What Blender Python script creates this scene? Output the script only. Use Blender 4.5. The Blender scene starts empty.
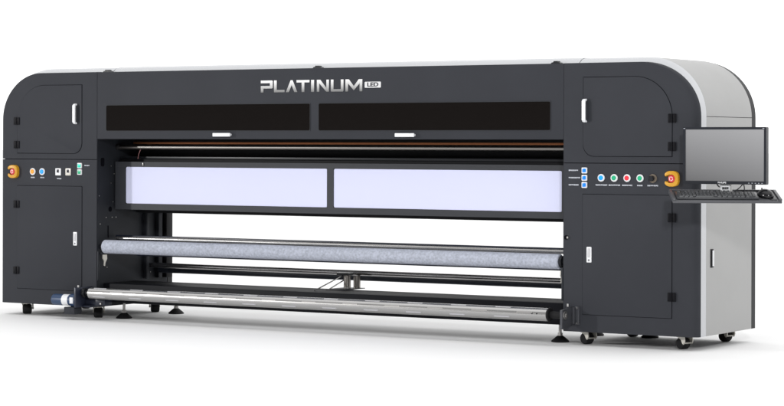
import bpy, bmesh, math, random
from mathutils import Vector, Matrix
random.seed(7)
S = bpy.context.scene
COL = S.collection
PI = math.pi

# ------------------------------------------------------------------ camera
FLOOR = 0.053                       # height of the studio floor in these coordinates (metres)
cam = bpy.data.cameras.new("camera")
camo = bpy.data.objects.new("camera", cam)
COL.objects.link(camo)
yaw, roll = 0.55794, 0.00261
fw = Vector((-math.sin(yaw), math.cos(yaw), 0)); rt = Vector((math.cos(yaw), math.sin(yaw), 0)); up = Vector((0, 0, 1))
r2 = rt * math.cos(roll) + up * math.sin(roll); u2 = up * math.cos(roll) - rt * math.sin(roll)
M = Matrix((r2, u2, -fw)).transposed().to_4x4()
M.translation = Vector((10.07664, -11.34985, 1.17108))
camo.matrix_world = M
cam.sensor_width = 36; cam.lens = 36 * 2278.75 / 784
cam.shift_y = -58.164 / 784
cam.clip_start = 0.1; cam.clip_end = 2000
S.camera = camo

# ------------------------------------------------------------------ white studio surroundings
wd = bpy.data.worlds.new("World"); S.world = wd; wd.use_nodes = True
nt = wd.node_tree; nt.nodes.clear()
out = nt.nodes.new("ShaderNodeOutputWorld"); bg = nt.nodes.new("ShaderNodeBackground")
tc = nt.nodes.new("ShaderNodeTexCoord"); sep = nt.nodes.new("ShaderNodeSeparateXYZ")
nt.links.new(tc.outputs["Generated"], sep.inputs[0])
def world_map(sock, f0, f1, t0, t1):
    m = nt.nodes.new("ShaderNodeMapRange"); m.interpolation_type = 'SMOOTHSTEP'
    for k_, v_ in (("From Min", f0), ("From Max", f1), ("To Min", t0), ("To Max", t1)): m.inputs[k_].default_value = v_
    nt.links.new(sock, m.inputs["Value"]); return m.outputs[0]
belt = world_map(sep.outputs["Y"], 0.05, 0.45, 0.16, 1.5)        # white backdrop behind the machine, a dim room in front of it
dome = world_map(sep.outputs["Z"], 0.45, 0.80, 0.0, 1.0)          # bright overhead cap, added to the world to whiten the floor
mixw = nt.nodes.new("ShaderNodeMix"); mixw.data_type = 'FLOAT'
nt.links.new(dome, mixw.inputs[0]); nt.links.new(belt, mixw.inputs[2]); mixw.inputs[3].default_value = 1.4
bg.inputs["Color"].default_value = (1, 1, 1, 1)
nt.links.new(mixw.outputs[0], bg.inputs["Strength"])
nt.links.new(bg.outputs[0], out.inputs[0])

def softbox(name, loc, target, power, sx, sy, color=(1, 1, 1)):
    l = bpy.data.lights.new(name, 'AREA'); l.shape = 'RECTANGLE'; l.size = sx; l.size_y = sy
    l.energy = power; l.color = color
    o = bpy.data.objects.new(name, l); COL.objects.link(o); o.location = loc
    o.rotation_euler = (Vector(target) - Vector(loc)).to_track_quat('-Z', 'Y').to_euler()
    return o
softbox("softbox_key", (-17.5, -18.6, 5.6), (2.2, 0, 0.9), 2700, 0.9, 0.9, (1, 0.99, 0.98))
softbox("softbox_fill", (10.2, -9.0, 3.9), (4.6, 0, 0.9), 420, 0.6, 0.6)
S.view_settings.view_transform = 'Standard'; S.view_settings.look = 'None'
S.view_settings.exposure = 0; S.view_settings.gamma = 1

# ------------------------------------------------------------------ materials
def mat(name, col, rough=0.5, metal=0.0, spec=0.5, noise=0.0, nscale=40.0, bump=0.0, bscale=400.0, emit=0.0, coat=0.0):
    m = bpy.data.materials.new(name); m.use_nodes = True
    n = m.node_tree; b = n.nodes["Principled BSDF"]
    b.inputs["Base Color"].default_value = (*col, 1); b.inputs["Roughness"].default_value = rough
    b.inputs["Metallic"].default_value = metal; b.inputs["Specular IOR Level"].default_value = spec
    b.inputs["Coat Weight"].default_value = coat
    if emit:
        b.inputs["Emission Color"].default_value = (*col, 1); b.inputs["Emission Strength"].default_value = emit
    t = n.nodes.new("ShaderNodeTexCoord")
    if noise:
        nz = n.nodes.new("ShaderNodeTexNoise"); nz.inputs["Scale"].default_value = nscale; nz.inputs["Detail"].default_value = 5
        n.links.new(t.outputs["Object"], nz.inputs["Vector"])
        r = n.nodes.new("ShaderNodeMapRange")
        r.inputs["From Min"].default_value = 0.3; r.inputs["From Max"].default_value = 0.7
        r.inputs["To Min"].default_value = 1 - noise; r.inputs["To Max"].default_value = 1 + noise
        n.links.new(nz.outputs["Fac"], r.inputs["Value"])
        h = n.nodes.new("ShaderNodeVectorMath"); h.operation = 'SCALE'; h.inputs[0].default_value = col
        n.links.new(r.outputs[0], h.inputs["Scale"]); n.links.new(h.outputs[0], b.inputs["Base Color"])
    if bump:
        nb = n.nodes.new("ShaderNodeTexNoise"); nb.inputs["Scale"].default_value = bscale; nb.inputs["Detail"].default_value = 3
        n.links.new(t.outputs["Object"], nb.inputs["Vector"])
        bp = n.nodes.new("ShaderNodeBump"); bp.inputs["Strength"].default_value = bump; bp.inputs["Distance"].default_value = 0.002
        n.links.new(nb.outputs["Fac"], bp.inputs["Height"]); n.links.new(bp.outputs[0], b.inputs["Normal"])
    return m

CHAR = mat("charcoal_powder_coat", (0.0375, 0.0395, 0.0465), 0.65, spec=0.13, noise=0.06, nscale=2.0, bump=0.12, bscale=900)
CHARD = mat("charcoal_inner_coat", (0.020, 0.0225, 0.028), 0.55, spec=0.3, noise=0.12, nscale=5, bump=0.12, bscale=900)
WALLM = mat("black_wall_coat", (0.019, 0.021, 0.026), 0.6, spec=0.2, noise=0.15, nscale=4, bump=0.12, bscale=900)
BEAMM = mat("blue_grey_beam_paint", (0.028, 0.033, 0.046), 0.35, spec=0.5)
BACKM = mat("black_back_coat", (0.014, 0.0145, 0.017), 0.5, spec=0.25)
BLACK = mat("matt_black", (0.008, 0.008, 0.010), 0.6, spec=0.2)
GAP = mat("black_gap", (0.006, 0.006, 0.008), 0.9, spec=0.0)
BLACKG = mat("black_plastic", (0.010, 0.011, 0.014), 0.35, spec=0.3)
RUBBER = mat("black_rubber", (0.009, 0.009, 0.010), 0.7, spec=0.25)
SILVER = mat("silver_paint", (0.355, 0.355, 0.352), 0.42, metal=0.15, spec=0.4, noise=0.03, nscale=3, bump=0.05, bscale=1200)
BAND = mat("pale_silver_trim", (0.52, 0.53, 0.55), 0.35, metal=0.1, spec=0.5)
PANEL = mat("white_acrylic_panel", (0.70, 0.72, 0.93), 0.3, spec=0.25)
FELT = mat("grey_felt", (0.43, 0.455, 0.53), 0.95, spec=0.1, noise=0.19, nscale=75, bump=0.6, bscale=500)
CHROME = mat("polished_aluminium", (0.46, 0.455, 0.45), 0.27, metal=1.0)
DSTEEL = mat("bronze_steel", (0.24, 0.225, 0.21), 0.3, metal=1.0)
STEEL = mat("dull_steel", (0.42, 0.41, 0.40), 0.38, metal=1.0)
STRIPM = mat("bare_grip_strip", (0.52, 0.51, 0.50), 0.34, metal=1.0)
STRIP = mat("pale_grip_strip", (0.50, 0.50, 0.52), 0.5)
WINDOW = mat("smoked_glass", (0.008, 0.0065, 0.006), 0.1, spec=0.08)
WHITEP = mat("white_plastic", (0.82, 0.83, 0.85), 0.35)
PRINTW = mat("white_print", (0.46, 0.48, 0.53), 0.6)
IVORY = mat("zinc_plate", (0.60, 0.58, 0.53), 0.42, metal=0.45)
YELLOW = mat("yellow_plastic", (0.62, 0.31, 0.015), 0.4)
YELLOWD = mat("amber_plastic", (0.42, 0.19, 0.02), 0.45)
RED = mat("red_plastic", (0.62, 0.035, 0.05), 0.35)
PINKW = mat("pale_arrow_print", (0.85, 0.62, 0.62), 0.5)
GREEN = mat("green_lens", (0.01, 0.42, 0.20), 0.25)
TEAL = mat("teal_lens", (0.0, 0.75, 0.52), 0.25)
BLUE = mat("blue_lens", (0.0, 0.24, 0.95), 0.25)
CYAN = mat("sky_blue_lens", (0.0, 0.38, 0.92), 0.25)
REDL = mat("red_lens", (0.85, 0.03, 0.05), 0.25)
ORANGE = mat("orange_lens", (0.90, 0.36, 0.01), 0.25)
SOCKG = mat("socket_grey", (0.17, 0.17, 0.19), 0.5)
MOTOR = mat("blue_motor_paint", (0.025, 0.055, 0.125), 0.4)
NAVY = mat("navy_enamel", (0.018, 0.022, 0.038), 0.35, spec=0.4, noise=0.1, nscale=8)
COPPER = mat("copper_strip", (0.24, 0.095, 0.045), 0.45, metal=1.0)
TUBE = mat("grey_guide_tube", (0.20, 0.19, 0.18), 0.36, metal=1.0)
SCREEN = mat("grey_screen_painted_sheen", (0.165, 0.165, 0.172), 0.35, spec=0.6)
BEZEL = mat("black_bezel", (0.012, 0.014, 0.020), 0.28, spec=0.35)
TRAY = mat("dark_grey_tray", (0.075, 0.077, 0.085), 0.45, spec=0.4)
KEYM = mat("black_key_plastic", (0.020, 0.023, 0.028), 0.4, spec=0.5)
KBASE = mat("keyboard_shell", (0.035, 0.037, 0.042), 0.4)
FLOORM = mat("white_studio_floor", (0.93, 0.93, 0.93), 0.8, spec=0.1)
HINGE = mat("black_hinge", (0.004, 0.004, 0.006), 0.5, spec=0.12)

LOGO = mat("silver_logo_print", (0.75, 0.75, 0.76), 0.35, metal=0.2)   # the lettering is printed light at the top and mid grey at the foot
n = LOGO.node_tree; b = n.nodes["Principled BSDF"]
t = n.nodes.new("ShaderNodeTexCoord"); sx = n.nodes.new("ShaderNodeSeparateXYZ"); n.links.new(t.outputs["Object"], sx.inputs[0])
r = n.nodes.new("ShaderNodeMapRange"); r.inputs["From Min"].default_value = 0.0; r.inputs["From Max"].default_value = 0.072
r.inputs["To Min"].default_value = 0.12; r.inputs["To Max"].default_value = 0.74
n.links.new(sx.outputs["Z"], r.inputs["Value"]); n.links.new(r.outputs[0], b.inputs["Base Color"])

# ------------------------------------------------------------------ helpers
WL = {}                                            # world position of every object
def wloc(o): return WL.get(o.name, Vector((0, 0, 0)))
def obj(name, bm, m, parent=None, loc=(0, 0, 0), rotz=0.0, smooth=True):
    """link a bmesh (its coordinates are relative to loc) as ONE mesh object"""
    me = bpy.data.meshes.new(name)
    bmesh.ops.recalc_face_normals(bm, faces=bm.faces)
    bm.to_mesh(me); bm.free()
    me.materials.append(m)
    if smooth:
        for p in me.polygons: p.use_smooth = True
        me.set_sharp_from_angle(angle=math.radians(32))
    return put(name, me, parent, loc, rotz)
def put(name, me, parent=None, loc=(0, 0, 0), rotz=0.0):
    o = bpy.data.objects.new(name, me); COL.objects.link(o)
    loc = Vector(loc)
    WL[o.name] = loc
    o.location = loc - (wloc(parent) if parent else Vector((0, 0, 0)))
    o.rotation_euler = (0, 0, rotz)
    if parent: o.parent = parent
    return o
def child(name, bm, m, parent, off=(0, 0, 0)):
    """a sub-part in its parent's own (rotated) frame"""
    o = obj(name, bm, m); o.parent = parent; o.location = off
    return o
def thing(name, label, cat, loc, group=None, rotz=0):
    o = bpy.data.objects.new(name, None); COL.objects.link(o)
    o.location = loc; WL[o.name] = Vector(loc); o.rotation_euler = (0, 0, rotz)
    o.empty_display_size = 0.1
    o["label"] = label; o["category"] = cat
    if group: o["group"] = group
    return o
def copy_part(o, loc, parent=None, rotz=None):
    c = o.copy(); COL.objects.link(c); c.parent = parent or o.parent
    WL[c.name] = Vector(loc); c.location = Vector(loc) - wloc(c.parent)
    if rotz is not None: c.rotation_euler.z = rotz
    for ch in o.children:
        d = ch.copy(); COL.objects.link(d); d.parent = c
    return c

def box(bm, x0, x1, y0, y1, z0, z1, bev=0.0, seg=2):
    nb = bmesh.new()
    vs = [nb.verts.new((x, y, z)) for x in (x0, x1) for y in (y0, y1) for z in (z0, z1)]
    for f in ((0, 1, 3, 2), (4, 6, 7, 5), (0, 4, 5, 1), (2, 3, 7, 6), (0, 2, 6, 4), (1, 5, 7, 3)):
        nb.faces.new([vs[i] for i in f])
    if bev: bmesh.ops.bevel(nb, geom=nb.edges[:], offset=bev, segments=seg, affect='EDGES', profile=0.5)
    merge(bm, nb); return bm
def merge(bm, nb, mtx=None):
    if mtx is not None: bmesh.ops.transform(nb, matrix=mtx, verts=nb.verts)
    me = bpy.data.meshes.new("tmp"); nb.to_mesh(me); nb.free(); bm.from_mesh(me); bpy.data.meshes.remove(me)
def B(*a, **k): return box(bmesh.new(), *a, **k)
def prism_xz(bm, pts, y0, y1, bev=0.0):
    """outline in the X-Z plane given real depth along Y; bev softens the front rim"""
    nb = bmesh.new()
    a = [nb.verts.new((x, y0, z)) for x, z in pts]; c = [nb.verts.new((x, y1, z)) for x, z in pts]
    k = len(pts)
    f0 = nb.faces.new(a); nb.faces.new(list(reversed(c)))
    for i in range(k): nb.faces.new((a[i], c[i], c[(i + 1) % k], a[(i + 1) % k]))
    if bev:
        bmesh.ops.bevel(nb, geom=list(f0.edges), offset=bev, segments=2, affect='EDGES', profile=0.5)
    merge(bm, nb); return bm
def ring_prism(bm, outer, inner, y0, y1):
    k = len(outer)
    def lay(pts, y): return [bm.verts.new((x, y, z)) for x, z in pts]
    a, b2, c, d = lay(outer, y0), lay(inner, y0), lay(outer, y1), lay(inner, y1)
    for i in range(k):
        j = (i + 1) % k
        bm.faces.new((a[i], a[j], b2[j], b2[i])); bm.faces.new((c[i], d[i], d[j], c[j]))
        bm.faces.new((a[i], c[i], c[j], a[j])); bm.faces.new((b2[i], b2[j], d[j], d[i]))
    return bm
def lathe(bm, prof, axis='z', c=(0, 0, 0), seg=32, cap=True):
    """prof: list of (radius, position along the axis)"""
    nb = bmesh.new(); rings = []
    for r_, h in prof:
        ring = []
        for i in range(seg):
            a = 2 * PI * i / seg; u, v = r_ * math.cos(a), r_ * math.sin(a)
            p = {'z': (u, v, h), 'y': (u, h, v), 'x': (h, u, v)}[axis]
            ring.append(nb.verts.new((p[0] + c[0], p[1] + c[1], p[2] + c[2])))
        rings.append(ring)
    for q in range(len(rings) - 1):
        for i in range(seg):
            j = (i + 1) % seg
            nb.faces.new((rings[q][i], rings[q][j], rings[q + 1][j], rings[q + 1][i]))
    if cap:
        nb.faces.new(rings[0]); nb.faces.new(list(reversed(rings[-1])))
    merge(bm, nb); return bm
def cyl(bm, axis, c, r_, h0, h1, seg=32, bev=0.0):
    if bev: pr = [(r_ - bev, h0), (r_, h0 + bev), (r_, h1 - bev), (r_ - bev, h1)]
    else: pr = [(r_, h0), (r_, h1)]
    return lathe(bm, pr, axis, c, seg)
def tube(bm, pts, r_, seg=10):
    pts = [Vector(p) for p in pts]; rings = []
    for i, p in enumerate(pts):
        d = (pts[min(i + 1, len(pts) - 1)] - pts[max(i - 1, 0)]).normalized()
        a = d.orthogonal().normalized() if i == 0 else (ref - d * ref.dot(d)).normalized()
        ref = a; b_ = d.cross(a)
        rings.append([bm.verts.new(p + (a * math.cos(t_) + b_ * math.sin(t_)) * r_) for t_ in [2 * PI * k / seg for k in range(seg)]])
    for q in range(len(rings) - 1):
        for i in range(seg):
            j = (i + 1) % seg; bm.faces.new((rings[q][i], rings[q][j], rings[q + 1][j], rings[q + 1][i]))
    bm.faces.new(rings[0]); bm.faces.new(list(reversed(rings[-1])))
    return bm
def rrect(x0, x1, z0, z1, r_, seg=5):
    """rounded rectangle; r_ is one radius or (bottom-left, bottom-right, top-right, top-left)"""
    rr = (r_,) * 4 if not isinstance(r_, (tuple, list)) else r_
    pts = []
    for (cx, cz, sx_, sz_, a0), q in zip(((x0, z0, 1, 1, PI), (x1, z0, -1, 1, 1.5 * PI), (x1, z1, -1, -1, 0), (x0, z1, 1, -1, .5 * PI)), rr):
        if q <= 0: pts.append((cx, cz)); continue
        k = seg if q < .1 else 14
        for i in range(k + 1):
            a = a0 + .5 * PI * i / k
            pts.append((cx + sx_ * q + q * math.cos(a), cz + sz_ * q + q * math.sin(a)))
    return pts
def mx(pts, W_=4.9): return [(W_ - x, z) for x, z in reversed(pts)]     # mirror about the machine's middle
def text_bm(s, size, depth, spacing=1.0):
    cu = bpy.data.curves.new("lettering", 'FONT'); cu.body = s; cu.size = size; cu.extrude = depth; cu.align_x = 'CENTER'; cu.align_y = 'CENTER'
    cu.space_character = spacing; cu.offset = size * 0.028
    o = bpy.data.objects.new("lettering", cu); COL.objects.link(o)
    dg = bpy.context.evaluated_depsgraph_get(); dg.update()
    me = bpy.data.meshes.new_from_object(o.evaluated_get(dg))
    bpy.data.objects.remove(o); bpy.data.curves.remove(cu)
    bm = bmesh.new(); bm.from_mesh(me); bpy.data.meshes.remove(me)
    bmesh.ops.transform(bm, matrix=Matrix.Rotation(PI / 2, 4, 'X'), verts=bm.verts)   # upright, facing -Y
    return bm

# ------------------------------------------------------------------ setting: one white studio floor
bm = bmesh.new()
vs = [bm.verts.new((x, y, FLOOR)) for x, y in ((-300, -300), (300, -300), (300, 300), (-300, 300))]
bm.faces.new(vs)
fl = obj("floor", bm, FLOORM); fl["kind"] = "structure"

# ------------------------------------------------------------------ the printer
W, w = 4.9, 0.771
ZB, ZS, ZT, ZC, R, r = 0.130, 1.072, 1.630, 1.330, 0.30, 0.046
P = thing("wide_format_printer", "very wide charcoal printer with silver sides and two white panels, standing on the white floor", "printer", (2.45, 0.4, FLOOR))

def outer_outline(off_side, off_top, inner=w, z0=ZB, z1=None, n=20):
    """left cabinet outline, outer top corner round; z1 cuts it flat at a seam"""
    pts = [(inner, z0), (-off_side, z0)]
    if z1 is not None: return pts + [(-off_side, z1), (inner, z1)]
    cx, cz = R, ZT - R
    for i in range(n + 1):
        a = PI - .5 * PI * i / n
        pts.append((cx + (R + off_side) * math.cos(a), cz + (R + off_top) * math.sin(a)))
    pts.append((inner, ZT + off_top))
    return pts
def loft(sections):
    """closed outlines with equal point counts at growing depth: caps at both ends"""
    bm = bmesh.new(); rings = [[bm.verts.new((x, y, z)) for x, z in pts] for y, pts in sections]
    k = len(rings[0])
    for a, b_ in zip(rings, rings[1:]):
        for i in range(k):
            j = (i + 1) % k; bm.faces.new((a[i], a[j], b_[j], b_[i]))
    bm.faces.new(list(reversed(rings[0]))); bm.faces.new(rings[-1])
    return bm
def cabinet_sections(z0, z1, mirror):
    q = 0.003
    secs = []
    base = lambda s, tp: outer_outline(s, tp, z0=z0, z1=z1)
    # tiny rim, then the rounded outer edge, then the body behind the silver shell
    for k in range(9):
        a = .5 * PI * k / 8
        secs.append((r * (1 - math.cos(a)), base(r * math.sin(a), 0.002 * math.sin(a))))
    secs.append((0.047, base(r - 0.008, -0.006)))
    secs.append((0.735, base(r - 0.008, -0.006)))
    return [(y, mx(p)) for y, p in secs] if mirror else secs
for mir in (False, True):
    up_c = obj("upper_cabinet", loft(cabinet_sections(ZS + 0.002, None, mir)), CHAR, P)
    lo_c = obj("lower_cabinet", loft(cabinet_sections(ZB, ZS - 0.002, mir)), CHAR, P)
    # dark filler behind the seam between the upper and the lower half
    x0, x1 = (0.004, w - 0.004) if not mir else (W - w + 0.004, W - 0.004)
    obj("seam_filler", B(x0, x1, 0.004, 0.6, ZS - 0.004, ZS + 0.004), GAP, P)

    # pale trim band and silver shell round the outside
    def shell(secs_out, thick):
        bm = bmesh.new(); rows = []
        for y, pts, inn in secs_out:
            rows.append(([bm.verts.new((x, y, z)) for x, z in pts], [bm.verts.new((x, y, z)) for x, z in inn]))
        k = len(rows[0][0])
        for (a, ai), (b_, bi) in zip(rows, rows[1:]):
            for i in range(k - 1):
                bm.faces.new((a[i], a[i + 1], b_[i + 1], b_[i])); bm.faces.new((ai[i], bi[i], bi[i + 1], ai[i + 1]))
            for i in (0, k - 1): bm.faces.new((a[i], b_[i], bi[i], ai[i]))
        for a, ai in (rows[0], rows[-1]):
            for i in range(k - 1): bm.faces.new((a[i], ai[i], ai[i + 1], a[i + 1]))
        return bm
    def arc(off_side, off_top, z0=ZB):
        xin = 0.695 if mir else 0.862
        full = outer_outline(off_side, off_top, inner=xin, z0=z0)[1:]      # from the bottom outer corner over the curve to the top
        return full
    def sec(y, os_, ot, th=0.004):
        o_, i_ = arc(os_, ot), arc(os_ - th, ot - th)
        return (y, mx(o_), mx(i_)) if mir else (y, o_, i_)
    obj("trim_band", shell([sec(0.0465, r, 0.003), sec(0.075, r, 0.022), sec(0.113, r, 0.031)], 0.004), BAND, P)
    # silver shell: the upper curved cover and the side panel under it, parted at the seam
    def shell_up(y, ot):
        o_ = [(-r, ZC + 0.0015)] + [q for q in arc(r, ot) if q[1] > ZC + 0.002]
        i_ = [(-r + 0.004, ZC + 0.0015)] + [q for q in arc(r - 0.004, ot - 0.004) if q[1] > ZC + 0.002]
        k = min(len(o_), len(i_)); o_, i_ = o_[-k:], i_[-k:]
        return (y, mx(o_), mx(i_)) if mir else (y, o_, i_)
    obj("top_side_cover", shell([shell_up(0.114, 0.031), shell_up(0.74, 0.031)], 0.004), SILVER, P)
    xa, xb = (-r, -r + 0.004) if not mir else (W + r - 0.004, W + r)
    sp = obj("side_panel", B(xa, xb, 0.114, 0.74, ZB, ZC - 0.0015), SILVER, P)
    # recessed pull on the silver side
    sgn = -1 if not mir else 1
    xs = -r if not mir else W + r
    pl = obj("side_latch", B(*sorted((xs, xs + sgn * 0.003)), 0.170, 0.206, 0.502, 0.604, bev=0.001), HINGE, sp)
    obj("pull_tab", B(*sorted((xs + sgn * 0.0032, xs + sgn * 0.009)), 0.188, 0.203, 0.510, 0.596, bev=0.002), WHITEP, sp)
    # dark back panel
    bp_ = outer_outline(r + 0.001, 0.027, inner=w)
    obj("back_panel", prism_xz(bmesh.new(), mx(bp_) if mir else bp_, 0.7415, 0.792), BACKM, P)

# middle part: front cover above the opening
cov = obj("front_cover", prism_xz(bmesh.new(), [(w + .002, 1.203), (W - w - .002, 1.203), (W - w - .002, ZT), (w + .002, ZT)], 0, 0.045, bev=0.003), CHAR, P)
obj("cover_housing", B(w + .003, W - w - .003, 0.046, 0.735, 1.206, ZT - 0.004), BLACK, P)
for x0, x1 in ((0.849, 2.413), (2.477, 4.044)):
    obj("window", prism_xz(bmesh.new(), rrect(x0, x1, 1.256, 1.417, 0.008, 3), -0.0015, 0.004), WINDOW, cov)
    bm = ring_prism(bmesh.new(), rrect(x0 - .004, x1 + .004, 1.252, 1.421, 0.010, 3), rrect(x0, x1, 1.256, 1.417, 0.008, 3), -0.003, 0.003)
    obj("window_gasket", bm, CHARD, cov)
hb = bmesh.new()
box(hb, -0.066, 0.066, -0.028, -0.018, -0.011, 0.011, bev=0.003); box(hb, -0.060, -0.044, -0.019, 0.001, -0.006, 0.006); box(hb, 0.044, 0.060, -0.019, 0.001, -0.006, 0.006)
hnd = obj("cover_handle", hb, WHITEP, cov, (1.772, 0, 1.230))
copy_part(hnd, (3.094, 0, 1.228))
# silver lid across the middle, sloping up from the cover's top edge, and its dark catches
bm = bmesh.new()
k = [(0.047, 1.6305), (0.075, 1.652), (0.113, 1.664), (0.74, 1.664), (0.74, 1.640), (0.05, 1.6275)]
x0, x1 = 0.866, 4.1985
a = [bm.verts.new((x0, y, z)) for y, z in k]; c = [bm.verts.new((x1, y, z)) for y, z in k]
bm.faces.new(a); bm.faces.new(list(reversed(c)))
for i in range(len(k)): bm.faces.new((a[i], c[i], c[(i + 1) % len(k)], a[(i + 1) % len(k)]))
obj("top_lid", bm, BAND, P)
cb = bmesh.new(); prism_xz(cb, [(-.033, 0), (.033, 0), (.026, .009), (.014, .012), (.012, .018), (-.012, .018), (-.014, .012), (-.026, .009)], -0.003, 0.03)
ct = obj("lid_catch", cb, BLACKG, P, (0.836, 0.02, ZT - 0.003))
for x in (2.45, 4.066): copy_part(ct, (x, 0.02, ZT - 0.003))

# ---- opening: housings at the back of the machine
obj("print_beam", B(w + .001, W - w - .001, 0.40, 0.66, 0.725, 1.2055), BLACK, P)
obj("platen", B(w + .002, W - w - .002, 0.215, 0.399, 1.045, 1.075, bev=0.004), BLACK, P)
obj("platen_lip", B(w + .002, W - w - .002, 0.226, 0.24, 1.0755, 1.092, bev=0.002), BLACKG, P)
obj("guide_tube", cyl(bmesh.new(), 'x', (0, 0.2, 1.151), 0.0145, w + .022, W - w), TUBE, P)
obj("tube_collar", cyl(bmesh.new(), 'x', (0, 0.2, 1.151), 0.02, w + .0005, w + .028, bev=.003), RUBBER, P)
obj("copper_rail", B(w + .12, W - w - .001, 0.222, 0.232, 1.171, 1.186, bev=.001), COPPER, P)
wr = obj("wire", tube(bmesh.new(), [(0.93, 0.22, 1.077), (0.945, 0.21, 1.11), (0.962, 0.205, 1.135)], 0.0022, 6), mat("pink_wire", (0.45, 0.22, 0.22), 0.5), P)

# ---- white panel frame
FX0, FX1, FY = 0.795, 4.105, 0.157
fr = bmesh.new()
FZ0, FZ1, PZ0, PZ1 = 0.752, 1.058, 0.790, 1.026
PX = ((0.880, 2.431), (2.478, 4.034))
def rail(x0, x1, z0, z1): box(fr, x0, x1, FY, FY + 0.045, z0, z1)
rail(FX0, FX1, PZ1, FZ1); rail(FX0, FX1, FZ0, PZ0)
rail(FX0, PX[0][0], PZ0 + .0001, PZ1 - .0001); rail(PX[0][1], PX[1][0], PZ0 + .0001, PZ1 - .0001); rail(PX[1][1], FX1, PZ0 + .0001, PZ1 - .0001)
frame = obj("panel_frame", fr, mat("grey_frame_coat", (0.034, 0.036, 0.042), 0.5, spec=0.3, noise=0.08, nscale=4), P)
for x0, x1 in PX:
    obj("white_panel", prism_xz(bmesh.new(), rrect(x0 + .001, x1 - .001, PZ0 + .001, PZ1 - .001, 0.010, 4), FY + 0.004, FY + 0.02), PANEL, frame)
obj("frame_hook", B(1.02, 1.028, FY - .006, FY - .0005, 1.034, 1.052, bev=.001), STEEL, frame)
obj("frame_backing", B(FX0 + .002, FX1 - .002, FY + 0.046, 0.39, FZ0 + .004, FZ1 - .016), BLACK, P)

# ---- inner side walls with their cut-outs and rivets (seen on the left; the right one faces away)
for mir in (False, True):
    X = (lambda x: W - x) if mir else (lambda x: x)
    def xb(a, b_): return sorted((X(a), X(b_)))
    wall = obj("inner_wall", B(*xb(w + .0005, w + .004), 0.004, 0.72, ZB + .006, 1.195), WALLM, P)
    for y0, y1, z0, z1 in ((0.034, 0.070, 1.028, 1.083), (0.106, 0.114, 0.57, 0.648), (0.114, 0.148, 0.736, 0.770)):
        nb = bmesh.new(); prism_xz(nb, rrect(y0, y1, z0, z1, .0165 if z0 == 0.736 else min(.012, (y1 - y0) / 2.1), 5), 0, 0.0012)
        bm = bmesh.new(); merge(bm, nb, Matrix(((0, (-1 if mir else 1), 0, X(w + .0046)), (1, 0, 0, 0), (0, 0, 1, 0), (0, 0, 0, 1))))
        obj("wall_opening", bm, GAP, wall)
    for y, z in ((0.14, 1.03), (0.17, .98), (0.14, .92), (0.02, .84), (0.16, .80), (0.09, .70), (0.15, .70), (0.19, .70), (0.03, .66), (0.10, .38), (0.62, .60), (0.67, .55), (0.3, .25), (0.55, .33)):
        obj("rivet", lathe(bmesh.new(), [(0.0035, 0), (0.0028, .0015)], 'x', (X(w + .0045), y, z), 10), STEEL, wall)
    for y0, y1 in ((0.47, 0.50), (0.60, 0.64)):
        obj("wall_post", B(*xb(w + .0045, w + .035), y0, y1, ZB + .16, .72, bev=.003), WALLM, wall)
    obj("rear_post", B(*xb(w + .002, w + .05), 0.665, 0.73, 0.29, 0.725, bev=.003), BLACK, P)

# ---- felt roller, its guide bars and brackets
RO = obj("felt_roller", cyl(bmesh.new(), 'x', (0, 0.035, 0.516), 0.0435, 0.812, 4.092, seg=48, bev=.004), FELT, P)
obj("roller_axle", cyl(bmesh.new(), 'x', (0, 0.035, 0.516), 0.016, 0.776, 0.811, 24), BLACKG, RO)
obj("roller_cap", lathe(bmesh.new(), [(.031, 4.093), (.034, 4.096), (.034, 4.110), (.016, 4.112), (.016, 4.126)], 'x', (0, 0.035, 0.516), 32), BLACKG, RO)
obj("feed_bar", cyl(bmesh.new(), 'x', (0, 0.135, 0.567), 0.0135, 0.83, 4.124, 24), CHROME, P)
obj("tension_bar", B(0.79, 4.124, 0.165, 0.19, 0.568, 0.5865, bev=.005), NAVY, P)
obj("return_bar", cyl(bmesh.new(), 'x', (0, 0.13, 0.470), 0.011, 1.0, 4.124, 20), NAVY, P)
for s in (0, 1):
    X = (lambda x: W - x) if s else (lambda x: x)
    bm = bmesh.new(); box(bm, *sorted((X(w + .005), X(w + .014))), 0.0, 0.016, 0.30, 0.485, bev=.002); box(bm, *sorted((X(w + .005), X(w + .028))), 0.018, 0.06, 0.465, 0.482, bev=.002)
    br = obj("roller_bracket", bm, CHARD, P)
    nb = bmesh.new(); prism_xz(nb, [(0.012, .468), (.05, .468), (.052, .44), (.034, .415), (.032, .395), (.022, .40), (.024, .425), (.010, .445)], 0, 0.006)
    bm = bmesh.new(); merge(bm, nb, Matrix(((0, 1, 0, X(w + .029) - (.006 if s else 0)), (1, 0, 0, 0.012), (0, 0, 1, -0.004), (0, 0, 0, 1))))
    obj("bracket_hook", bm, IVORY, br)

# ---- rear rod, rear beam, lower beam
obj("rear_rod", cyl(bmesh.new(), 'x', (0, 0.53, 0.377), 0.017, w + .005, W - w - .005, 24), mat("dark_polished_rod", (0.48, 0.47, 0.47), 0.22, metal=1.0), P)
obj("rear_beam", B(w + .03, W - w - .03, 0.585, 0.64, 0.324, 0.384, bev=.012), BEAMM, P)
lb = obj("lower_beam", B(w + .005, W - w - .005, 0.06, 0.40, 0.158, 0.281, bev=.006), mat("black_beam_enamel", (0.006, 0.0065, 0.009), 0.5, spec=0.12, noise=.15, nscale=6), P)
cs = bmesh.new(); lathe(cs, [(.022, .2815), (.022, .366)], 'z', (2.402, .43, 0), 24)
pst = obj("centre_support", cs, DSTEEL, P)
obj("support_column", lathe(bmesh.new(), [(.022, .2815), (.022, .36)], 'z', (2.425, .505, 0), 24), DSTEEL, P)
obj("support_clamp", B(2.345, 2.43, 0.395, 0.46, 0.3665, 0.382, bev=.003), BLACKG, pst)
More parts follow.
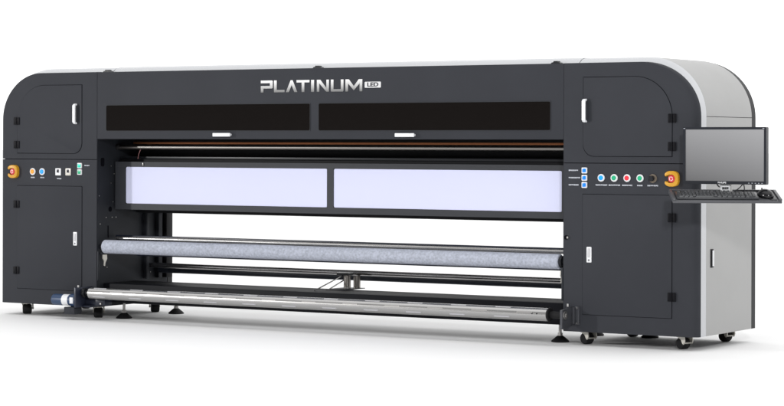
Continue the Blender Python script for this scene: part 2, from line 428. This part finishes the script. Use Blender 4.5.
obj("support_foot", B(2.33, 2.47, 0.30, 0.53, 0.2813, 0.286, bev=.001), BLACKG, pst)
obj("support_bolt", cyl(bmesh.new(), 'z', (2.43, 0.385, 0), 0.011, 0.2862, 0.297, 8), CHROME, pst)
for a_, b_ in (((2.39, 0.40, 0.366), (2.345, 0.15, 0.283)), ((2.385, 0.45, 0.345), (2.36, 0.30, 0.288))):
    obj("stay_wire", tube(bmesh.new(), [a_, b_], 0.004, 8), CHROME, pst)

# ---- polished air shaft in front, with its staggered grip strips
SY, SZ, SR = -0.105, 0.226, 0.0365
sh = bmesh.new(); cyl(sh, 'x', (0, SY, SZ), SR, 0.809, 4.094, 56, bev=.003)
shaft = obj("air_shaft", sh, CHROME, P)
def strip_bm(L):
    bm = bmesh.new(); rows = []
    for s in (-1, 1):
        rows.append([bm.verts.new((s * L / 2, (SR + dr) * math.cos(a), (SR + dr) * math.sin(a))) for dr in (-.001, .0012) for a in (-.11, -.055, 0, .055, .11)])
    a, b_ = rows
    for i in range(4): bm.faces.new((a[5 + i], b_[5 + i], b_[6 + i], a[6 + i]))
    for q in (a, b_): bm.faces.new([q[i] for i in (0, 1, 2, 3, 4, 9, 8, 7, 6, 5)])
    for i, j in ((0, 5), (4, 9)): bm.faces.new((a[i], b_[i], b_[j], a[j]))
    return bm
proto = obj("grip_strip", strip_bm(0.098), STRIP, shaft, (1.0, SY, SZ))
first = True; mid = None
for row, (ang, sh0) in enumerate(((64, 0.90), (20, 1.045), (-30, 0.90))):
    x = sh0
    while x < 4.03:
        o = proto if first else copy_part(proto, (x, SY, SZ)); first = False
        o.location = Vector((x, SY, SZ)) - wloc(P); o.parent = shaft; o.location = Vector((x, SY, SZ)) - wloc(shaft)
        o.rotation_euler = (math.radians(180 - ang) , 0, 0)
        if row == 1:                                     # the middle row is bare metal
            if not mid: mid = o.data.copy(); mid.materials[0] = STRIPM
            o.data = mid
        x += 0.291
for dx in (0, .03):
    obj("air_valve", cyl(bmesh.new(), 'y', (4.005 + dx, SY, SZ + .006), 0.004, -SR - .0015, -SR + .004, 12), BLACKG, shaft)
st = bmesh.new(); cyl(st, 'x', (0, SY, SZ), 0.016, 0.742, 0.8085, 24); cyl(st, 'x', (0, SY, SZ), 0.030, 0.752, 0.772, 28, bev=.003)
obj("shaft_stub", st, BLACKG, shaft)
st = bmesh.new(); cyl(st, 'x', (0, SY, SZ), 0.040, 4.0945, 4.103, 32, bev=.002); cyl(st, 'x', (0, SY, SZ), 0.0195, 4.1035, 4.175, 28, bev=.003)
obj("shaft_chuck", st, RUBBER, shaft)
# left: drive motor on its bracket
bm = bmesh.new(); box(bm, 0.722, 0.740, -0.165, -0.001, 0.135, 0.262, bev=.003); box(bm, 0.7405, 0.90, -0.075, -0.001, 0.148, 0.186, bev=.004); box(bm, 0.7405, 0.80, -0.10, -0.012, 0.10 + .033, 0.1475, bev=.003)
mb = obj("drive_bracket", bm, NAVY, P)
mt = lathe(bmesh.new(), [(0.020, 0.505), (0.033, 0.510), (0.036, 0.52), (0.036, 0.66), (0.041, 0.662), (0.041, 0.7215)], 'x', (0, SY, 0.176), 32)
mo = obj("drive_motor", mt, MOTOR, P)
obj("motor_band", cyl(bmesh.new(), 'x', (0, SY, 0.176), 0.0365, 0.596, 0.645, 32), WHITEP, mo)
obj("motor_plate", B(0.672, 0.700, SY - .0435, SY - .0385, 0.158, 0.196, bev=.001), WHITEP, mo)
bm = bmesh.new(); box(bm, 0.622, 0.708, SY - .038, SY + .038, 0.088, 0.134, bev=.004)
obj("terminal_box", bm, CHAR, mo)
obj("bracket_bolt", cyl(bmesh.new(), 'z', (0.732, -0.13, 0), 0.008, 0.262, 0.275, 10), CHROME, mb)
cyl_b = obj("bracket_bolt", cyl(bmesh.new(), 'y', (0.722 + .15, 0, 0.160), 0.006, -0.085, -0.074, 10), STEEL, mb)
# right: bearing bracket
bm = bmesh.new(); box(bm, 4.2065, 4.232, -0.008, -0.0005, 0.170, 0.270, bev=.002)
nb = bmesh.new(); prism_xz(nb, [(-0.13, .150), (-.07, .150), (-.008, .172), (-.008, .272), (-.05, .272), (-.07, .262), (-.13, .255)], 0, 0.014)
merge(bm, nb, Matrix(((0, 1, 0, 4.176), (1, 0, 0, 0), (0, 0, 1, 0), (0, 0, 0, 1))))
box(bm, 4.1905, 4.206, -0.016, -0.0005, 0.174, 0.266, bev=.002)
rb = obj("bearing_bracket", bm, mat("bracket_grey", (0.065, 0.068, 0.078), 0.4, metal=.3), P)
obj("bearing_cap", lathe(bmesh.new(), [(0.024, 0), (0.024, .006), (0.012, .010), (0.012, .014)], 'x', (4.1905, SY + .005, SZ), 24), STEEL, rb)
for z in (0.178, 0.262):
    obj("bracket_bolt", lathe(bmesh.new(), [(0.0065, -.013), (0.0065, -.0085)], 'y', (4.2195, 0, z), 10), CHROME, rb)
obj("bracket_bolt", cyl(bmesh.new(), 'z', (4.183, -0.05, 0), 0.008, 0.272, 0.288, 10), CHROME, rb)
# side holes on the front edge of the right cabinet
obj("stop_pin", lathe(bmesh.new(), [(0.012, -.004), (0.012, -.0003)], 'y', (4.146, 0, 0.655), 12), GAP, P)
obj("stop_pin", lathe(bmesh.new(), [(0.006, -.010), (0.006, -.0003)], 'y', (4.158, 0, 0.655), 12), STEEL, P)

# ---- doors: (outline, handle) mirrored from the left cabinet to the right one
def inset(pts, x0, x1, z0, z1, d):
    cx, cz = (x0 + x1) / 2, (z0 + z1) / 2
    sx_, sz_ = (x1 - x0 - 2 * d) / (x1 - x0), (z1 - z0 - 2 * d) / (z1 - z0)
    return [(cx + (x - cx) * sx_, cz + (z - cz) * sz_) for x, z in pts]
def door(name, x0, x1, z0, z1, radii, mir, hinges, pull):
    pts = rrect(x0, x1, z0, z1, radii, 6); big = inset(pts, x0, x1, z0, z1, -.0024)
    if mir: pts, big = mx(pts), mx(big)
    d = obj(name, prism_xz(bmesh.new(), pts, -0.004, 0.0, bev=.0025), CHAR, P)
    obj("door_gap", prism_xz(bmesh.new(), big, -0.0008, 0.0015), GAP, d)
    for z in hinges:
        bm = bmesh.new()
        xa, xb_ = (0.079, 0.128) if not mir else (W - .128, W - .079)
        xm = (xa + xb_) / 2
        box(bm, xa, xm - .004, -.009, -.0045, z - .024, z + .024, bev=.0015); box(bm, xm + .004, xb_, -.009, -.0045, z - .024, z + .024, bev=.0015)
        for k_ in range(3): cyl(bm, 'z', (xm, -.009, 0), .0045, z - .024 + k_ * .0165, z - .0095 + k_ * .0165, 12)
        obj("hinge", bm, HINGE, d)
    if pull == 'bar':
        hx = 0.602 if not mir else 4.266
        bm = bmesh.new(); nb = bmesh.new()
        side = [(-.004, 1.298), (-.020, 1.301), (-.030, 1.312), (-.030, 1.418), (-.020, 1.428), (-.004, 1.431), (-.004, 1.420), (-.016, 1.417), (-.021, 1.410), (-.021, 1.320), (-.016, 1.312), (-.004, 1.309)]
        prism_xz(nb, side, -.011, .011)
        merge(bm, nb, Matrix(((0, 1, 0, hx), (1, 0, 0, 0), (0, 0, 1, 0), (0, 0, 0, 1))))
        bmesh.ops.bevel(bm, geom=bm.edges[:], offset=.002, segments=2, affect='EDGES')
        obj("door_handle", bm, WHITEP, d)
        obj("handle_dark_patch", prism_xz(bmesh.new(), rrect(hx - .010, hx + .045, 1.302, 1.428, .01, 4), -.0046, -.0036), CHARD, d)  # thin darker patch behind the bar, reaching further on its right
    else:
        hx = 0.599 if not mir else 4.292
        lt = obj("latch_plate", prism_xz(bmesh.new(), rrect(hx - .015, hx + .015, .519, .606, .004, 3), -.009, -.003, bev=.002), WHITEP, d)
        obj("latch_lever", prism_xz(bmesh.new(), rrect(hx - .008, hx + .008, .548, .598, .003, 3), -.0115, -.0085, bev=.001), mat("latch_grey", (.55, .55, .57), .4), d)
        obj("key_hole", lathe(bmesh.new(), [(0.0055, -.0102), (0.0055, -.0085)], 'y', (hx, 0, .532), 12), SOCKG, d)
for mir in (False, True):
    door("upper_door", 0.106, 0.648, 1.111, 1.550, (0, .065, 0, .225), mir, (1.320, 1.166), 'bar')
    door("lower_door", 0.106, 0.650, 0.229, 0.898, 0.004, mir, (0.777, 0.345), 'plate')

# ---- buttons, sockets, emergency stops and small printed captions (unreadable at this size, so broken white dashes)
def caption(x, z, width, h=.0075):
    bm = bmesh.new(); a = x - width / 2
    while a < x + width / 2 - .004:
        d = random.choice((.0045, .006, .0075))
        e = min(a + d, x + width / 2)
        box(bm, a, e, -.0012, -.0002, z - h / 2 + random.choice((0, 0, .0012)), z + h / 2); a = e + random.choice((.0012, .0012, .0022))
    obj("caption", bm, PRINTW, P)
def round_button(x, z, lens, rad=.0225):
    b_ = obj("push_button", lathe(bmesh.new(), [(rad, -.0003), (rad, -.006), (rad - .004, -.009), (rad - .0075, -.008)], 'y', (x, 0, z), 28), WHITEP, P)
    obj("button_lens", lathe(bmesh.new(), [(rad - .008, -.006), (rad - .008, -.011), (rad - .011, -.0135)], 'y', (x, 0, z), 24), lens, b_)
def square_button(x, z, lens, s=.0175):
    b_ = obj("square_button", prism_xz(bmesh.new(), rrect(x - s, x + s, z - s, z + s, .004, 3), -.008, -.0003, bev=.002), WHITEP, P)
    obj("button_lens", prism_xz(bmesh.new(), rrect(x - s + .006, x + s - .006, z - s + .006, z + s - .006, .003, 3), -.0115, -.0082, bev=.001), lens, b_)
round_button(0.239, 0.991, ORANGE); caption(.239, .953, .036)
round_button(0.319, 0.991, CYAN); caption(.319, .953, .034)
for x, m_ in ((0.454, WHITEP), (0.538, IVORY)):
    s_ = obj("data_socket", prism_xz(bmesh.new(), rrect(x - .022, x + .022, .991 - .023, .991 + .023, .003, 3), -.006, -.0003, bev=.0015), m_, P)
    obj("socket_port", B(x - .010, x + .010, -.0075, -.0062, .985, 1.008), SOCKG, s_)
    obj("port_slot", B(x - .006, x + .006, -.0082, -.0077, .990, 1.001), GAP, s_)
caption(.460, .947, .036)
square_button(.633, 1.032, TEAL); square_button(.633, .991, GREEN); caption(.692, 1.033, .046)
for z, wd_ in ((1.031, .058), (.990, .072), (.950, .066)):
    square_button(4.261, z, BLUE, .0165); caption(4.161 + wd_ / 2, z, wd_)
for x, lens, wd_ in ((4.365, CYAN, .072), (4.445, GREEN, .070), (4.524, REDL, .062), (4.603, GREEN, .038), (4.680, BLACKG, .066)):
    if lens is BLACKG:
        b_ = obj("key_switch", lathe(bmesh.new(), [(.0245, -.0003), (.0245, -.005), (.021, -.008)], 'y', (x, 0, .990), 28), mat("tan_switch_ring", (.16, .13, .10), .4, metal=.4), P)
        obj("switch_knob", lathe(bmesh.new(), [(.016, -.008), (.015, -.022), (.012, -.025)], 'y', (x - .004, 0, .990), 24), BLACKG, b_)
    else: round_button(x, .991, lens, .021)
    caption(x, .951, wd_)
def estop(x, z):
    s = .77
    G = [(-.050, .017), (-.054, .030), (-.050, .040), (-.036, .050), (-.018, .0555), (.014, .0555), (.034, .049), (.047, .036), (.052, .018), (.052, -.018), (.047, -.036), (.034, -.049), (.014, -.0555), (-.018, -.0555), (-.036, -.050), (-.050, -.040), (-.054, -.030), (-.050, -.017),
         (-.038, -.017), (-.034, -.028), (-.020, -.036), (.010, -.036), (.026, -.026), (.032, -.012), (.032, .012), (.026, .026), (.010, .036), (-.020, .036), (-.034, .028), (-.038, .017)]
    g = obj("emergency_stop", prism_xz(bmesh.new(), [(x + a * s, z + b_ * s) for a, b_ in reversed(G)], -.024, -.0003, bev=.005), YELLOW, P)
    obj("guard_plate", prism_xz(bmesh.new(), [(x + a * s, z + b_ * s) for a, b_ in ((-.033, -.027), (-.020, -.035), (.010, -.035), (.025, -.025), (.031, -.012), (.031, .012), (.025, .025), (.010, .035), (-.020, .035), (-.033, .027))], -.007, -.0005), YELLOWD, g)
    bx = x + .002
    obj("stop_knob", lathe(bmesh.new(), [(.012, -.0072), (.012, -.014), (.0195, -.016), (.0205, -.023), (.0175, -.028), (.010, -.030)], 'y', (bx, 0, z), 32), RED, g)
    bm = bmesh.new()                                     # three bent arrows printed on the knob
    for k_ in range(3):
        a0 = k_ * 2 * PI / 3 + .3
        for i in range(8):
            t0, t1 = a0 + 1.5 * i / 8, a0 + 1.5 * (i + 1) / 8
            q = [bm.verts.new((bx + rr * math.cos(t_), -.0304, z + rr * math.sin(t_))) for rr, t_ in ((.0078, t0), (.0078, t1), (.0118, t1), (.0118, t0))]
            bm.faces.new(q)
        t0, t1 = a0 + 1.5, a0 + 1.85
        bm.faces.new([bm.verts.new((bx + rr * math.cos(t_), -.0304, z + rr * math.sin(t_))) for rr, t_ in ((.0062, t0), (.0135, t0), (.0098, t1))])
    obj("arrow_print", bm, PINKW, g)
estop(.082, .990); estop(4.800, .990)

# ---- lettering on the front cover
GL = {'P': ([[(0, .78), (.93, .78), (1, .82), (1, .96), (.94, 1), (0, 1)], [(.77, .55), (1, .55), (1, .815), (.93, .775), (.77, .775)], [(0, .33), (.93, .33), (1, .38), (1, .545), (0, .545)], [(0, 0), (.22, 0), (.22, .325), (0, .325)]], 0),
      'L': ([[(0, .205), (.22, .205), (.22, 1), (0, 1)], [(0, 0), (.88, 0), (.88, .2), (0, .2)]], 1.11),
      'A': ([[(0, 0), (.25, 0), (.475, .60), (.475, 1), (.40, 1)], [(.48, .60), (.705, 0), (.955, 0), (.555, 1), (.48, 1)]], 2.10),
      'T': ([[(0, .8), (1.06, .8), (1.06, 1), (0, 1)], [(.42, 0), (.64, 0), (.64, .795), (.42, .795)]], 2.99),
      'I': ([[(0, 0), (.24, 0), (.24, 1), (0, 1)]], 4.19),
      'N': ([[(0, 0), (.2, 0), (.2, 1), (0, 1)], [(.205, .70), (.775, 0), (.775, .32), (.28, 1), (.205, 1)], [(.78, 0), (.98, 0), (.98, 1), (.78, 1)]], 4.66),
      'U': ([[(0, .205), (.21, .205), (.21, 1), (0, 1)], [(.81, .205), (1.02, .205), (1.02, 1), (.81, 1)], [(0, .05), (.06, 0), (.96, 0), (1.02, .05), (1.02, .2), (0, .2)]], 5.80),
      'M': ([[(0, 0), (.21, 0), (.21, 1), (0, 1)], [(.215, .66), (.672, .10), (.672, .44), (.28, 1), (.215, 1)], [(.678, .10), (1.135, .66), (1.135, 1), (1.07, 1), (.678, .44)], [(1.14, 0), (1.35, 0), (1.35, 1), (1.14, 1)]], 6.98)}
LX, LZ, ux, uz = 2.052, 1.487, 0.0881, 0.0722
for ch in "PLATINUM":
    polys, off = GL[ch]; bm = bmesh.new()
    for p_ in polys: prism_xz(bm, [((x + off) * ux, z * uz) for x, z in p_], -.0022, -.0003)
    obj("letter", bm, LOGO, cov, (LX, 0, LZ), smooth=False)
lx0, lx1, lz0, lz1 = 2.803, 2.916, 1.508, 1.543
bd = obj("badge", prism_xz(bmesh.new(), rrect(lx0, lx1, lz0, lz1, .005, 4), -.0022, -.0003), mat("badge_silver", (.62, .62, .63), .4, metal=.2), cov)
tb = text_bm("LED", .036, .0004)
bmesh.ops.scale(tb, vec=(1.28, 1, .92), verts=tb.verts)
obj("badge_lettering", tb, CHAR, bd, ((lx0 + lx1) / 2, -.0028, (lz0 + lz1) / 2), smooth=False)

# ---- casters and levelling feet
def caster_proto(loc, rotz):
    """fork and plate are the part, the wheel its sub-part; local origin on the floor under the wheel"""
    H = ZB - FLOOR
    bm = bmesh.new()
    box(bm, -.034, .034, -.036, .036, H - .006, H - .0005, bev=.001)
    cyl(bm, 'z', (0, 0, 0), .024, H - .010, H - .006, 20)
    for sd in (-1, 1):
        nb = bmesh.new()
        prism_xz(nb, [(-.030, H - .0065), (.046, H - .0065), (.050, .048), (.046, .034), (.039, .028), (.031, .035), (.021, .054), (-.004, .067)], 0, .006)
        merge(bm, nb, Matrix(((0, 1, 0, sd * .032 - .003), (1, 0, 0, 0), (0, 0, 1, 0), (0, 0, 0, 1))))
    cyl(bm, 'x', (0, .039, .036), .0045, -.0375, .0375, 12)
    c = obj("caster", bm, IVORY, P, loc, rotz)
    wb = lathe(bmesh.new(), [(.020, -.027), (.029, -.0265), (.033, -.020), (.033, .020), (.029, .0265), (.020, .027)], 'x', (0, 0, 0), 32)
    child("wheel", wb, RUBBER, c, (0, .006, .033))
    return c
c0 = caster_proto((.105, .10, FLOOR), .55)
for x, y, a in ((.705, .10, .55), (4.215, .115, 1.25 + PI), (4.80, .125, 1.25 + PI), (4.80, .70, 1.25 + PI), (.70, .70, .8), (.105, .70, .55), (4.215, .70, 1.25 + PI)):
    copy_part(c0, (x, y, FLOOR), rotz=a)
fb = lathe(bmesh.new(), [(.050, 0), (.052, .006), (.046, .012), (.024, .030), (.016, .036)], 'z', (0, 0, 0), 32)
foot = obj("levelling_foot", fb, RUBBER, P, (.872, .155, FLOOR))
ftb = bmesh.new(); cyl(ftb, 'z', (0, 0, 0), .009, .034, .107, 14); cyl(ftb, 'z', (0, 0, 0), .016, .036, .052, 6)
child("foot_bolt", ftb, STEEL, foot)
for x, y in ((4.028, .155), (.905, .66), (3.995, .66), (4.33, .70)): copy_part(foot, (x, y, FLOOR))

# ------------------------------------------------------------------ keyboard tray, keyboard, mouse, monitor
TY, TT = .52, math.radians(9.5)
TC = Vector((5.184, -.182, .905))
def frame_of(root, tilt):
    root.rotation_euler = (tilt, 0, TY)
tray = thing("keyboard_tray", "dark grey keyboard tray on an arm at the printer's right corner, below the monitor", "tray", TC)
frame_of(tray, TT)
bm = bmesh.new(); box(bm, -.285, .285, -.135, .135, -.014, 0, bev=.003)
box(bm, -.285, -.270, -.135, .135, .0003, .010, bev=.002); box(bm, .270, .285, -.135, .135, .0003, .010, bev=.002); box(bm, -.2695, .2695, .123, .135, .0003, .010, bev=.002)
child("tray_board", bm, TRAY, tray)
bm = bmesh.new(); box(bm, .225, .262, -.118, .112, .0004, .004, bev=.001)
child("side_insert", bm, BLACKG, tray)
bm = bmesh.new(); box(bm, -.13, .02, -.02, .06, -.034, -.0145, bev=.003)
child("arm_plate", bm, BLACKG, tray)
bm = bmesh.new(); tube(bm, [Vector((-.06, .04, -.03)), Vector((-.10, .10, -.03)), Vector((-.165, .175, -.03))], .014, 12)
child("support_arm", bm, BLACKG, tray)

kb = thing("keyboard", "black full-size computer keyboard lying on the dark grey tray", "keyboard", TC)
frame_of(kb, TT)
bm = bmesh.new(); box(bm, -.262, .170, -.112, .065, .0006, .012, bev=.004)
child("keyboard_shell", bm, KBASE, kb)
kbm = bmesh.new()
nb = bmesh.new(); top, bot = .0068, .0085
vb = [nb.verts.new((x * bot, y * bot, 0)) for x, y in ((-1, -1), (1, -1), (1, 1), (-1, 1))]; vt = [nb.verts.new((x * top, y * top, .008)) for x, y in ((-1, -1), (1, -1), (1, 1), (-1, 1))]
nb.faces.new(list(reversed(vb))); nb.faces.new(vt)
for i in range(4): nb.faces.new((vb[i], vb[(i + 1) % 4], vt[(i + 1) % 4], vt[i]))
merge(kbm, nb)
key0 = None
KX0, KP = -.250, .0187
spots = []
for row in range(6):
    y = .050 - row * .0275 - (.004 if row else 0)
    xs = [(KX0 + KP * (i + .5), 1) for i in range(15)]
    if row == 0: xs = [xs[0]] + xs[2:6] + [(x + .006, s) for x, s in xs[6:10]] + xs[11:15]
    if row == 5: xs = [(KX0 + KP * .7, 1.3), (KX0 + KP * 2.1, 1.2), (KX0 + KP * 3.4, 1.2), (KX0 + KP * 7.2, 6), (KX0 + KP * 11.3, 1.2), (KX0 + KP * 12.7, 1.2), (KX0 + KP * 14.2, 1.3)]
    if row in (2, 3, 4): xs = xs[:14]
    spots += [(x, y, s) for x, s in xs]
    if row in (1, 2): spots += [(KX0 + KP * (15.8 + i), y, 1) for i in range(3)]
    if row == 4: spots += [(KX0 + KP * 16.8, y, 1)]
    if row == 5: spots += [(KX0 + KP * (15.8 + i), y, 1) for i in range(3)]
    if row >= 1: spots += [(KX0 + KP * (19.2 + i), y, 1) for i in range(3)]
for x, y, s in spots[:100]:
    if key0 is None: o = key0 = child("key", kbm, KEYM, kb)
    else:
        o = key0.copy(); COL.objects.link(o)
    o.parent = kb; o.location = (x, y, .0118); o.scale = (s, 1.25, 1)

ms = thing("computer_mouse", "black computer mouse on the right end of the keyboard tray", "mouse", TC)
frame_of(ms, TT)
bm = bmesh.new(); bmesh.ops.create_uvsphere(bm, u_segments=28, v_segments=16, radius=1)
for v in bm.verts:
    x, y, z = v.co
    v.co = Vector((x * .0345 * (1 - .12 * y), y * .058, max(z, -.15) * .036 * (1 - .15 * y)))
bmesh.ops.translate(bm, verts=bm.verts, vec=(.214 - .006, -.035, .0095))
bmesh.ops.rotate(bm, verts=bm.verts, cent=(.208, -.035, 0), matrix=Matrix.Rotation(.5, 3, 'Z'))
child("mouse_body", bm, mat("mouse_plastic", (.010, .010, .012), .22, spec=.45), ms)
bm = bmesh.new(); cyl(bm, 'x', (.194, -.012, .041), .006, -.004, .004, 14)
bm2 = bmesh.new(); lathe(bm2, [(.006, -.0035), (.006, .0035)], 'x', (0, 0, 0), 14); bm.free()
child("scroll_wheel", bm2, KBASE, ms, (.194, -.006, .0395))

MX0, MX1, MZ0, MZ1, MY = -.237, .237, -.153, .151, 0.0
mon = thing("monitor", "flat black framed monitor with a blank grey screen above the keyboard", "monitor", (5.165, -.135, 1.1190))
mon.rotation_euler = (0, 0, .02)
bz = bmesh.new()
ring_prism(bz, rrect(MX0, MX1, MZ0, MZ1, .004, 3), rrect(-.2235, .2235, -.136, .138, .001, 3), -.012, .016)
child("bezel", bz, BEZEL, mon)
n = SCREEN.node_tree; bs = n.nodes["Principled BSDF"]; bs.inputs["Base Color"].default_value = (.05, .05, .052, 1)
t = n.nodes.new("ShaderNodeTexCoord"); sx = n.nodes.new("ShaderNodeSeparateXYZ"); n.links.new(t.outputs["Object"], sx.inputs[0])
ma = n.nodes.new("ShaderNodeMath"); ma.operation = 'MULTIPLY_ADD'; ma.inputs[1].default_value = .22    # grey sheen on the glass, painted into the emission as a gradient
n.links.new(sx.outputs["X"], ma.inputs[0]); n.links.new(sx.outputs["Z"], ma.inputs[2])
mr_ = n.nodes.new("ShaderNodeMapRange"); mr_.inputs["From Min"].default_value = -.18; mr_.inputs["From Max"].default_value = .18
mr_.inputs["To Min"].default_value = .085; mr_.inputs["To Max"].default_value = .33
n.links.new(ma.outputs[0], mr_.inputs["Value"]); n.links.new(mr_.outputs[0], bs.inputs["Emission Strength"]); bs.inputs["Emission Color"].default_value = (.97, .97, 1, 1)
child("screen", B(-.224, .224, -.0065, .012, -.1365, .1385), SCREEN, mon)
bk = bmesh.new(); box(bk, -.236, .236, .0165, .026, -.152, .150, bev=.003); box(bk, -.15, .15, .0265, .052, -.10, .10, bev=.008)
child("back_shell", bk, BLACKG, mon)
tb = text_bm("PHILIPS", .0115, .0003, 1.05)
for v in tb.verts: v.co.x *= 1.25
child("maker_lettering", tb, WHITEP, mon, (-.012, -.0126, -.1445))
for i in range(5): child("control_button", B(-.004, .004, -.0127, -.0121, -.0012, .0012), PRINTW, mon, (.140 + .0185 * i, 0, -.1455))
for x in (-.229, .221): child("corner_mark", B(-.005, .005, -.0127, -.0121, -.0014, .0014), PRINTW, mon, (x, 0, .1435))
nk = bmesh.new(); box(nk, -.035, .025, .020, .045, -.235, -.1495, bev=.003)
child("neck", nk, mat("neck_pale_grey", (.55, .55, .54), .4), mon)
child("neck_label", B(-.034, .020, .0165, .0195, -.195, -.157), WHITEP, mon)
lb_ = bmesh.new()
for i in range(5): box(lb_, -.022 + i * .0075, -.0165 + i * .0075, .0155, .0163, -.181, -.168)
child("label_print", lb_, GAP, mon)
cbm = bmesh.new(); tube(cbm, [(-.055, .02, -.148), (-.048, .014, -.160), (-.036, .012, -.168)], .0035, 8)
tube(cbm, [(.092, .03, -.148), (.078, .02, -.168), (.050, .0, -.195), (.044, -.01, -.205)], .003, 8)
tube(cbm, [(.092, .034, -.148), (.098, .03, -.172), (.104, .01, -.20)], .003, 8)
child("cable", cbm, BLACKG, mon)
